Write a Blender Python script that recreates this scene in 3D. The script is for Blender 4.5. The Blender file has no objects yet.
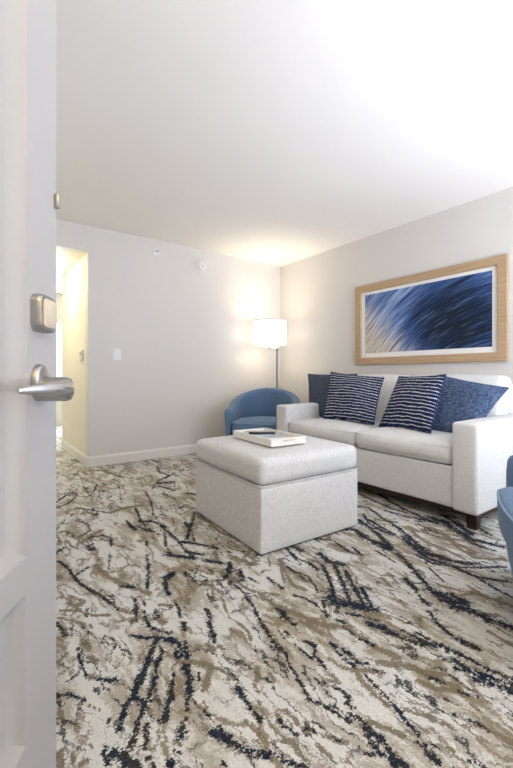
import bpy, bmesh, math, random
import numpy as np
from mathutils import Vector, Matrix
random.seed(7)
C = bpy.context.scene.collection
PI = math.pi

# ------------------------------------------------------------------ helpers
def link(name, me, mat=None, parent=None, sharp=40):
    o = bpy.data.objects.new(name, me)
    C.objects.link(o)
    if mat: me.materials.append(mat)
    if parent: o.parent = parent
    if sharp is not None and len(me.polygons):
        me.polygons.foreach_set('use_smooth', [True] * len(me.polygons))
        me.set_sharp_from_angle(angle=math.radians(sharp))
    return o

def obj(name, bm, mat=None, parent=None, sharp=40):
    bmesh.ops.recalc_face_normals(bm, faces=bm.faces[:])
    me = bpy.data.meshes.new(name)
    bm.to_mesh(me); bm.free()
    return link(name, me, mat, parent, sharp)

def thing(name, label, cat, loc=(0, 0, 0), rz=0, group=None):
    o = bpy.data.objects.new(name, None); C.objects.link(o)
    o.location = loc; o.rotation_euler = (0, 0, rz); o.empty_display_size = .1
    o['label'] = label; o['category'] = cat
    if group: o['group'] = group
    return o

def tag(o, label, cat, group=None):
    o['label'] = label; o['category'] = cat
    if group: o['group'] = group
    return o

def struct(o):
    o['kind'] = 'structure'; return o

def new(): return bmesh.new()

def box(bm, x0, x1, y0, y1, z0, z1, bev=0, seg=2):
    r = bmesh.ops.create_cube(bm, size=1)
    vs = r['verts']
    for v in vs:
        v.co = Vector(((x0 + x1) / 2 + v.co.x * (x1 - x0), (y0 + y1) / 2 + v.co.y * (y1 - y0), (z0 + z1) / 2 + v.co.z * (z1 - z0)))
    if bev:
        es = {e for v in vs for e in v.link_edges}
        bmesh.ops.bevel(bm, geom=list(es), offset=bev, segments=seg, profile=.5, affect='EDGES')
    return bm

def soft_box(bm, x0, x1, y0, y1, z0, z1, r, crown=(0, 0, 0), sag=None):
    """upholstered block: rounded box whose faces swell by crown (x, y, z)"""
    h = Vector(((x1 - x0) / 2, (y1 - y0) / 2, (z1 - z0) / 2)); c = Vector(((x1 + x0) / 2, (y1 + y0) / 2, (z1 + z0) / 2))
    def axis(hh):
        rr = min(r, hh * .98)
        e = [-hh + rr * k for k in (0, .12, .3, .55, 1)]
        m = [(-hh + rr) + (2 * hh - 2 * rr) * k / 8 for k in range(1, 8)]
        return e + m + [-a for a in e[::-1]]
    ax = [axis(a) for a in h]
    def place(p):
        inner = Vector([max(-(h[i] - min(r, h[i] * .98)), min(h[i] - min(r, h[i] * .98), p[i])) for i in range(3)])
        d = p - inner
        rr = min(r, min(h) * .98)
        q = inner + (d.normalized() * rr if d.length > 1e-9 else d)
        n = [max(0, 1 - (q[i] / h[i]) ** 2) for i in range(3)]
        w = [q[i] / h[i] for i in range(3)]
        q = q + Vector((crown[0] * w[0] * n[1] * n[2], crown[1] * w[1] * n[0] * n[2], crown[2] * w[2] * n[0] * n[1]))
        if sag: q = sag(q, h)
        return c + q
    for f in range(3):
        a, b = (f + 1) % 3, (f + 2) % 3
        for s in (-1, 1):
            g = []
            for u in ax[a]:
                row = []
                for w in ax[b]:
                    p = Vector((0, 0, 0)); p[f] = s * h[f]; p[a] = u; p[b] = w
                    row.append(bm.verts.new(place(p)))
                g.append(row)
            for i in range(len(g) - 1):
                for j in range(len(g[0]) - 1):
                    bm.faces.new((g[i][j], g[i + 1][j], g[i + 1][j + 1], g[i][j + 1]))
    bmesh.ops.remove_doubles(bm, verts=bm.verts[:], dist=1e-5)
    return bm

def loft(bm, rings, closed_ring=True, cap=True, closed=False):
    R = [[bm.verts.new(p) for p in r] for r in rings]
    n = len(R[0]); m = len(R)
    for i in range(m if closed else m - 1):
        a, b = R[i], R[(i + 1) % m]
        for j in range(n if closed_ring else n - 1):
            bm.faces.new((a[j], a[(j + 1) % n], b[(j + 1) % n], b[j]))
    if cap and not closed:
        bm.faces.new(R[0][::-1]); bm.faces.new(R[-1])
    return bm

def tube(bm, pts, rad, n=10, closed=False):
    pts = [Vector(p) for p in pts]; m = len(pts)
    rad = rad if isinstance(rad, (list, tuple)) else [rad] * m
    rings = []; ref = None
    for i, p in enumerate(pts):
        if closed: t = pts[(i + 1) % m] - pts[i - 1]
        else: t = pts[min(i + 1, m - 1)] - pts[max(i - 1, 0)]
        t.normalize()
        if ref is None:
            ref = Vector((0, 0, 1)) if abs(t.z) < .9 else Vector((1, 0, 0))
        a = (ref - t * ref.dot(t))
        if a.length < 1e-4: a = t.orthogonal()
        a.normalize(); ref = a; b = t.cross(a)
        rr = rad[i]; rx, ry = rr if isinstance(rr, tuple) else (rr, rr)
        rings.append([p + a * ry * math.cos(2 * PI * k / n) + b * rx * math.sin(2 * PI * k / n) for k in range(n)])
    return loft(bm, rings, closed=closed)

def lathe(bm, prof, n=32, c=(0, 0, 0), axis='z', cap=True):
    rings = []
    for r, z in prof:
        ring = []
        for k in range(n):
            a = 2 * PI * k / n; x, y = r * math.cos(a), r * math.sin(a)
            if axis == 'z': p = (c[0] + x, c[1] + y, c[2] + z)
            elif axis == 'y': p = (c[0] + x, c[1] + z, c[2] + y)
            else: p = (c[0] + z, c[1] + x, c[2] + y)
            ring.append(p)
        rings.append(ring)
    return loft(bm, rings, cap=cap)

def rrect(x0, x1, y0, y1, r, z, n=6):
    pts = []
    for cx, cy, a0 in ((x1 - r, y1 - r, 0), (x0 + r, y1 - r, PI / 2), (x0 + r, y0 + r, PI), (x1 - r, y0 + r, 1.5 * PI)):
        for k in range(n + 1):
            a = a0 + PI / 2 * k / n
            pts.append((cx + r * math.cos(a), cy + r * math.sin(a), z))
    return pts

# ------------------------------------------------------------------ materials
class Mat:
    def __init__(s, name):
        s.m = bpy.data.materials.new(name); s.m.use_nodes = True
        s.nt = s.m.node_tree; s.n = s.nt.nodes; s.l = s.nt.links
        s.b = s.n['Principled BSDF']; s.out = s.n['Material Output']
    def node(s, t, **kw):
        n = s.n.new(t)
        for k, v in kw.items(): setattr(n, k, v)
        return n
    def put(s, sock, v):
        if isinstance(v, bpy.types.NodeSocket): s.l.new(v, sock)
        elif v is not None:
            sock.default_value = v if not isinstance(v, tuple) or len(v) != 3 or sock.type == 'VECTOR' else (*v, 1)
    def math(s, op, a, b=None, c=None):
        n = s.node('ShaderNodeMath', operation=op)
        for i, v in enumerate((a, b, c)):
            if v is not None: s.put(n.inputs[i], v)
        return n.outputs[0]
    def coord(s, kind='Object'): return s.node('ShaderNodeTexCoord').outputs[kind]
    def mapping(s, v, scale=(1, 1, 1), rot=(0, 0, 0), loc=(0, 0, 0)):
        n = s.node('ShaderNodeMapping'); s.put(n.inputs['Vector'], v)
        n.inputs['Scale'].default_value = scale; n.inputs['Rotation'].default_value = rot; n.inputs['Location'].default_value = loc
        return n.outputs[0]
    def noise(s, v, scale, detail=2, rough=.5, col=False, dist=0):
        n = s.node('ShaderNodeTexNoise'); s.put(n.inputs['Vector'], v)
        n.inputs['Scale'].default_value = scale; n.inputs['Detail'].default_value = detail
        n.inputs['Roughness'].default_value = rough; n.inputs['Distortion'].default_value = dist
        return n.outputs['Color' if col else 'Fac']
    def ramp(s, f, stops):
        n = s.node('ShaderNodeValToRGB'); s.put(n.inputs[0], f)
        e = n.color_ramp.elements
        while len(e) < len(stops): e.new(.5)
        for i, (p, c) in enumerate(stops):
            e[i].position = p; e[i].color = (*c, 1) if isinstance(c, tuple) else (c, c, c, 1)
        return n.outputs[0]
    def step(s, f, a, b, lo=0, hi=1):
        n = s.node('ShaderNodeMapRange', interpolation_type='SMOOTHSTEP'); s.put(n.inputs[0], f)
        for i, v in enumerate((a, b, lo, hi)): n.inputs[i + 1].default_value = v
        return n.outputs[0]
    def mix(s, f, a, b, mode='MIX'):
        n = s.node('ShaderNodeMix', data_type='RGBA', blend_type=mode)
        s.put(n.inputs[0], f); s.put(n.inputs[6], a); s.put(n.inputs[7], b)
        return n.outputs[2]
    def vadd(s, a, b, k=1.):
        n = s.node('ShaderNodeVectorMath', operation='MULTIPLY_ADD')
        s.put(n.inputs[0], b); n.inputs[1].default_value = (k, k, k); s.put(n.inputs[2], a)
        return n.outputs[0]
    def base(s, col=None, rough=None, metal=None, spec=None):
        if col is not None: s.put(s.b.inputs['Base Color'], col)
        if rough is not None: s.put(s.b.inputs['Roughness'], rough)
        if metal is not None: s.b.inputs['Metallic'].default_value = metal
        if spec is not None: s.b.inputs['Specular IOR Level'].default_value = spec
        return s
    def bump(s, h, strength=.3, dist=.01):
        n = s.node('ShaderNodeBump'); s.put(n.inputs['Height'], h)
        n.inputs['Strength'].default_value = strength; n.inputs['Distance'].default_value = dist
        s.l.new(n.outputs[0], s.b.inputs['Normal']); return s

def paint(name, col, rough=.6, bump=.04, scale=220):
    m = Mat(name); v = m.coord()
    f = m.noise(v, 2.5, 3)
    m.base(m.mix(f, col, tuple(c * .96 for c in col)), rough, spec=.25)
    m.bump(m.noise(v, scale, 2), bump, .003)
    return m.m

def weave(name, col, col2, scale=1., bump=.35, spec=.2, fleck=.5):
    """linen like cloth: crossed stretched noise threads with flecks"""
    m = Mat(name); v = m.coord()
    a = m.noise(m.mapping(v, (90 * scale, 90 * scale, 420 * scale)), 1, 2, .6)
    b = m.noise(m.mapping(v, (420 * scale, 420 * scale, 70 * scale)), 1, 2, .6)
    t = m.math('MULTIPLY_ADD', a, .5, m.math('MULTIPLY', b, .5))
    big = m.noise(v, 14, 4, .7)
    t2 = m.math('MULTIPLY_ADD', big, .08, m.math('MULTIPLY', t, .92))
    m.base(m.mix(m.step(t2, .5 - .2 * fleck, .5 + .3 * fleck), col2, col), .92, spec=spec)
    m.bump(t, bump, .004)
    return m.m

def metal(name, col, rough=.3):
    m = Mat(name); v = m.coord()
    f = m.noise(m.mapping(v, (40, 40, 400)), 1, 2)
    m.base(col, m.step(f, .2, .8, rough * .8, rough * 1.3), 1.0)
    return m.m

def wood(name, c1, c2, axis=1, rough=.45, scale=1.):
    m = Mat(name); v = m.coord()
    sc = [60 * scale] * 3; sc[axis] = 3 * scale
    f = m.noise(m.mapping(v, tuple(sc)), 1, 4, .6, dist=.4)
    m.base(m.mix(m.step(f, .3, .7), c1, c2), rough, spec=.3)
    m.bump(f, .08, .002)
    return m.m

def plastic(name, col, rough=.4):
    m = Mat(name); f = m.noise(m.coord(), 60, 2)
    m.base(m.mix(f, col, tuple(c * .95 for c in col)), rough, spec=.4); return m.m

def glow(name, col, strength, base=(.9, .88, .82)):
    m = Mat(name); m.base(base, .8)
    f = m.noise(m.mapping(m.coord(), (150, 150, 300)), 1, 2)
    m.put(m.b.inputs['Emission Color'], m.mix(f, col, tuple(c * .93 for c in col))); m.b.inputs['Emission Strength'].default_value = strength
    return m.m

M = {}
M['wall'] = paint('wall_paint', (.66, .64, .62))
M['hall'] = paint('hall_paint', (.74, .71, .62))
M['ceil'] = paint('ceiling_paint', (.87, .84, .80), .8, .06, 120)
M['trim'] = paint('trim_paint', (.74, .72, .69), .4, .01)
M['door'] = paint('door_paint', (.365, .355, .355), .42, .015)
M['linen'] = weave('oatmeal_linen', (.755, .76, .765), (.59, .59, .595), 1.05, .45)
M['linen2'] = weave('oatmeal_linen_coarse', (.745, .75, .755), (.555, .555, .56), .9, .45)
M['blue_chair'] = weave('blue_grey_upholstery', (.14, .225, .355), (.09, .155, .265), 1.3, .2)
M['blue_chair'].node_tree.nodes['Principled BSDF'].inputs['Sheen Weight'].default_value = .15
M['blue_pipe'] = weave('blue_piping', (.27, .36, .48), (.19, .27, .38), 1.3, .2)
M['slate'] = weave('slate_blue_chenille', (.11, .135, .195), (.035, .046, .08), .55, .7)
M['denim'] = weave('denim_blue_chenille', (.135, .19, .31), (.03, .05, .11), .4, .8)
M['darkwood'] = wood('espresso_wood', (.030, .014, .010), (.014, .007, .005), 2)
M['oak'] = wood('pale_oak', (.47, .335, .21), (.385, .26, .15), 1)
M['nickel'] = metal('brushed_nickel', (.56, .55, .54), .32)
M['steel'] = metal('satin_steel', (.42, .41, .40), .35)
M['pole'] = metal('dark_nickel', (.22, .21, .20), .4)
M['white'] = plastic('white_plastic', (.80, .80, .80))
M['lacquer'] = plastic('white_lacquer', (.80, .79, .77), .25)
M['beige'] = plastic('beige_plastic', (.55, .47, .36))
M['black'] = plastic('black_plastic', (.015, .016, .02), .3)
M['paper'] = plastic('white_paper', (.82, .81, .79), .8)
M['greycover'] = plastic('grey_cover', (.38, .41, .46), .5)
M['shade'] = glow('lit_lamp_shade', (1.0, .90, .74), 1.8)
M['bulb'] = glow('lit_bulb', (1.0, .8, .55), 12)
M['diffuser'] = glow('lit_diffuser', (1.0, .84, .6), 3)

def glass():
    m = Mat('window_glass'); t = m.node('ShaderNodeBsdfTransparent'); g = m.node('ShaderNodeBsdfGlossy')
    g.inputs['Roughness'].default_value = .02
    x = m.node('ShaderNodeMixShader'); x.inputs[0].default_value = .06
    m.l.new(t.outputs[0], x.inputs[1]); m.l.new(g.outputs[0], x.inputs[2]); m.l.new(x.outputs[0], m.out.inputs[0])
    return m.m
M['glass'] = glass()

def stripes(name, lines, seed):
    m = Mat(name); uv = m.node('ShaderNodeTexCoord').outputs['UV']
    w = m.noise(m.mapping(uv, (5, 7, 1), loc=(seed, seed, 0)), 1, 3, .6)
    sep = m.node('ShaderNodeSeparateXYZ'); m.put(sep.inputs[0], uv)
    ph = m.math('MULTIPLY_ADD', w, 1.1, m.math('MULTIPLY', sep.outputs[1], lines))
    fr = m.math('FRACT', ph)
    tri = m.math('ABSOLUTE', m.math('SUBTRACT', fr, .5))               # 0 on a line, .5 between
    lump = m.noise(m.mapping(uv, (60, lines * 1.3, 1), loc=(seed, 3, 0)), 1, 3, .7)
    th = m.math('MULTIPLY_ADD', m.math('SUBTRACT', lump, .5), .42, tri)
    line = m.step(th, .06, .15, 1, 0)
    fib = m.noise(m.mapping(uv, (120, 300, 1)), 1, 2)
    navy = m.mix(fib, (.008, .014, .045), (.020, .034, .095))
    m.base(m.mix(line, navy, m.mix(fib, (.42, .45, .55), (.72, .73, .78))), .92, spec=.15)
    m.bump(m.math('MULTIPLY_ADD', tri, -1., m.math('MULTIPLY', fib, .15)), .8, .012)
    return m.m
M['stripe_a'] = stripes('navy_ribbed_stripe', 17, 1.3)
M['navy'] = weave('navy_edge_cloth', (.025, .045, .14), (.012, .024, .085), 1)
M['stripe_b'] = stripes('navy_ribbed_stripe_wide', 16, 4.1)

def carpet():
    m = Mat('veined_carpet'); v = m.coord()
    warp = m.noise(v, 2.2, 3, .6, col=True)
    p = m.vadd(v, warp, .16)
    fine = m.noise(v, 150, 3, .75)
    tuft = m.noise(m.mapping(v, (110, 260, 1)), 1, 2, .6)
    hatch = m.noise(m.mapping(v, (28, 120, 1), rot=(0, 0, .35)), 1, 3, .7)
    pt = m.vadd(p, m.noise(v, 60, 3, .7, col=True), .035)
    jit = m.math('MULTIPLY_ADD', m.math('SUBTRACT', fine, .5), .9, m.math('MULTIPLY', m.math('SUBTRACT', hatch, .5), .5))
    patch = m.noise(m.mapping(pt, (9, 3.0, 1), rot=(0, 0, -.2)), 1, 5, .6)
    pj = m.math('MULTIPLY_ADD', jit, .28, patch)
    col = m.mix(m.step(pj, .488, .514), (.655, .655, .625), (.445, .41, .35))
    col = m.mix(m.step(pj, .595, .625, 0, .8), col, (.33, .28, .21))
    # pale feathered threads
    thr = m.noise(m.mapping(pt, (34, 8, 1), rot=(0, 0, -.2)), 1, 4, .65)
    col = m.mix(m.step(m.math('MULTIPLY_ADD', jit, .2, thr), .54, .585, 0, .7), col, (.70, .69, .66))
    def vein(sc, loc, w0, w1, gsc, g0, g1, rot=-.2):
        n = m.noise(m.mapping(pt, sc, rot=(0, 0, rot), loc=loc), 1, 3, .55)
        d = m.math('MULTIPLY_ADD', jit, .06, m.math('ABSOLUTE', m.math('SUBTRACT', n, .5)))
        g = m.noise(m.mapping(p, gsc, loc=loc), 1, 3, .6)
        return m.math('MULTIPLY', m.step(d, w0, w1, 1, 0), m.step(m.math('MULTIPLY_ADD', jit, .25, g), g0, g1))
    col = m.mix(m.math('MULTIPLY', vein((6, 2.0, 1), (4, 9, 0), .010, .026, (3, 2, 1), .44, .52), .9), col, (.25, .20, .135))
    col = m.mix(m.math('MULTIPLY', vein((13, 4.5, 1), (1, 3, 2), .006, .020, (5, 3, 1), .44, .52, -.1), .85), col, (.20, .165, .12))
    col = m.mix(m.math('MULTIPLY', vein((10, 3.2, 1), (8, 2, 5), .006, .017, (4, 2.2, 1), .45, .53, -.28), .95), col, (.035, .036, .042))
    yarn = m.noise(m.mapping(v, (170, 230, 1), loc=(5, 1, 0)), 1, 1, .5)
    clump = m.noise(m.mapping(v, (60, 80, 1), loc=(9, 4, 0)), 1, 3, .7)
    longw = m.noise(m.mapping(v, (24, 17, 1), loc=(2, 5, 0)), 1, 3, .65)
    def ctr(a, k): return m.math('MULTIPLY', m.math('SUBTRACT', a, .5), k)
    ragged = m.math('ADD', ctr(yarn, 2.4), m.math('ADD', ctr(clump, 3.4), ctr(longw, 2.8)))
    def mask(name, lo, hi):
        a = m.node('ShaderNodeAttribute', attribute_name=name)
        return m.step(m.math('ADD', a.outputs['Fac'], ragged), lo, hi)
    br = mask('brown_vein', -.30, .10)
    col = m.mix(m.math('MULTIPLY', br, .9), col, m.mix(clump, (.095, .075, .045), (.29, .235, .165)))
    fringe = mask('navy_vein', -1.0, -.3)
    col = m.mix(m.math('MULTIPLY', fringe, m.step(clump, .48, .6, 0, .75)), col, (.20, .165, .11))
    nv = mask('navy_vein', -.05, .25)
    shade = m.step(m.noise(m.mapping(v, (10, 10, 1), loc=(3, 3, 0)), 1, 3), .46, .60)
    dark = m.mix(m.step(yarn, .45, .75), m.mix(shade, (.004, .008, .022), (.016, .016, .016)), m.mix(shade, (.018, .032, .075), (.06, .052, .040)))
    col = m.mix(m.math('MULTIPLY', nv, .96), col, dark)
    col = m.mix(1.0, col, m.ramp(m.math('MULTIPLY_ADD', tuft, .5, m.math('MULTIPLY', fine, .5)), [(.3, .66), (.64, 1.0)]), 'MULTIPLY')
    m.base(col, .97, spec=.08)
    m.bump(m.math('ADD', fine, tuft), .5, .006)
    return m.m
M['carpet'] = carpet()

def artwork():
    m = Mat('feathered_blue_print'); uv = m.node('ShaderNodeTexCoord').outputs['UV']
    sep = m.node('ShaderNodeSeparateXYZ'); m.put(sep.inputs[0], uv)
    x = m.math('MULTIPLY', sep.outputs[0], 2.03); y = sep.outputs[1]       # aspect-true plane, height 1
    dx = m.math('SUBTRACT', x, 2.45); dy = m.math('ADD', y, 1.75)
    r = m.math('SQRT', m.math('ADD', m.math('MULTIPLY', dx, dx), m.math('MULTIPLY', dy, dy)))
    a = m.math('ARCTAN2', dy, dx)
    def streak(fr, fa, det, loc):
        cx = m.node('ShaderNodeCombineXYZ'); m.put(cx.inputs[0], m.math('MULTIPLY', r, fr)); m.put(cx.inputs[1], m.math('MULTIPLY', a, fa)); cx.inputs[2].default_value = loc
        return m.noise(cx.outputs[0], 1, det, .62, dist=.25)
    s1 = streak(9, 2.2, 3, 1); s2 = streak(42, 5, 3, 5); s3 = streak(85, 4.5, 2, 9)
    st = m.math('ADD', m.math('MULTIPLY', s1, .34), m.math('ADD', m.math('MULTIPLY', s2, .42), m.math('MULTIPLY', s3, .32)))
    # dark heart right of centre, pale sand in the lower left
    ex = m.math('MULTIPLY', m.math('SUBTRACT', x, 1.55), .85); ey = m.math('SUBTRACT', y, .38)
    heart = m.math('SQRT', m.math('ADD', m.math('MULTIPLY', ex, ex), m.math('MULTIPLY', ey, ey)))
    k = m.math('ADD', m.step(heart, .15, .95, -.07, .20), st)
    blue = m.ramp(k, [(.44, (.006, .012, .025)), (.55, (.012, .028, .075)), (.63, (.03, .07, .20)), (.70, (.075, .14, .34)), (.78, (.22, .32, .54)), (.87, (.60, .67, .78))])
    blue = m.mix(m.step(s3, .58, .72, 0, .32), blue, (.42, .52, .68))
    low = m.math('ADD', m.math('MULTIPLY', x, .75), m.math('MULTIPLY', y, .75))
    sand = m.step(m.math('MULTIPLY_ADD', m.math('SUBTRACT', s2, .5), 1.3, low), .28, .85, 1, 0)
    sc = m.ramp(s3, [(.34, (.05, .06, .10)), (.45, (.40, .33, .27)), (.56, (.72, .66, .58)), (.7, (.85, .83, .80))])
    m.base(m.mix(sand, blue, sc), .55, spec=.2)
    return m.m
M['print'] = artwork()

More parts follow.
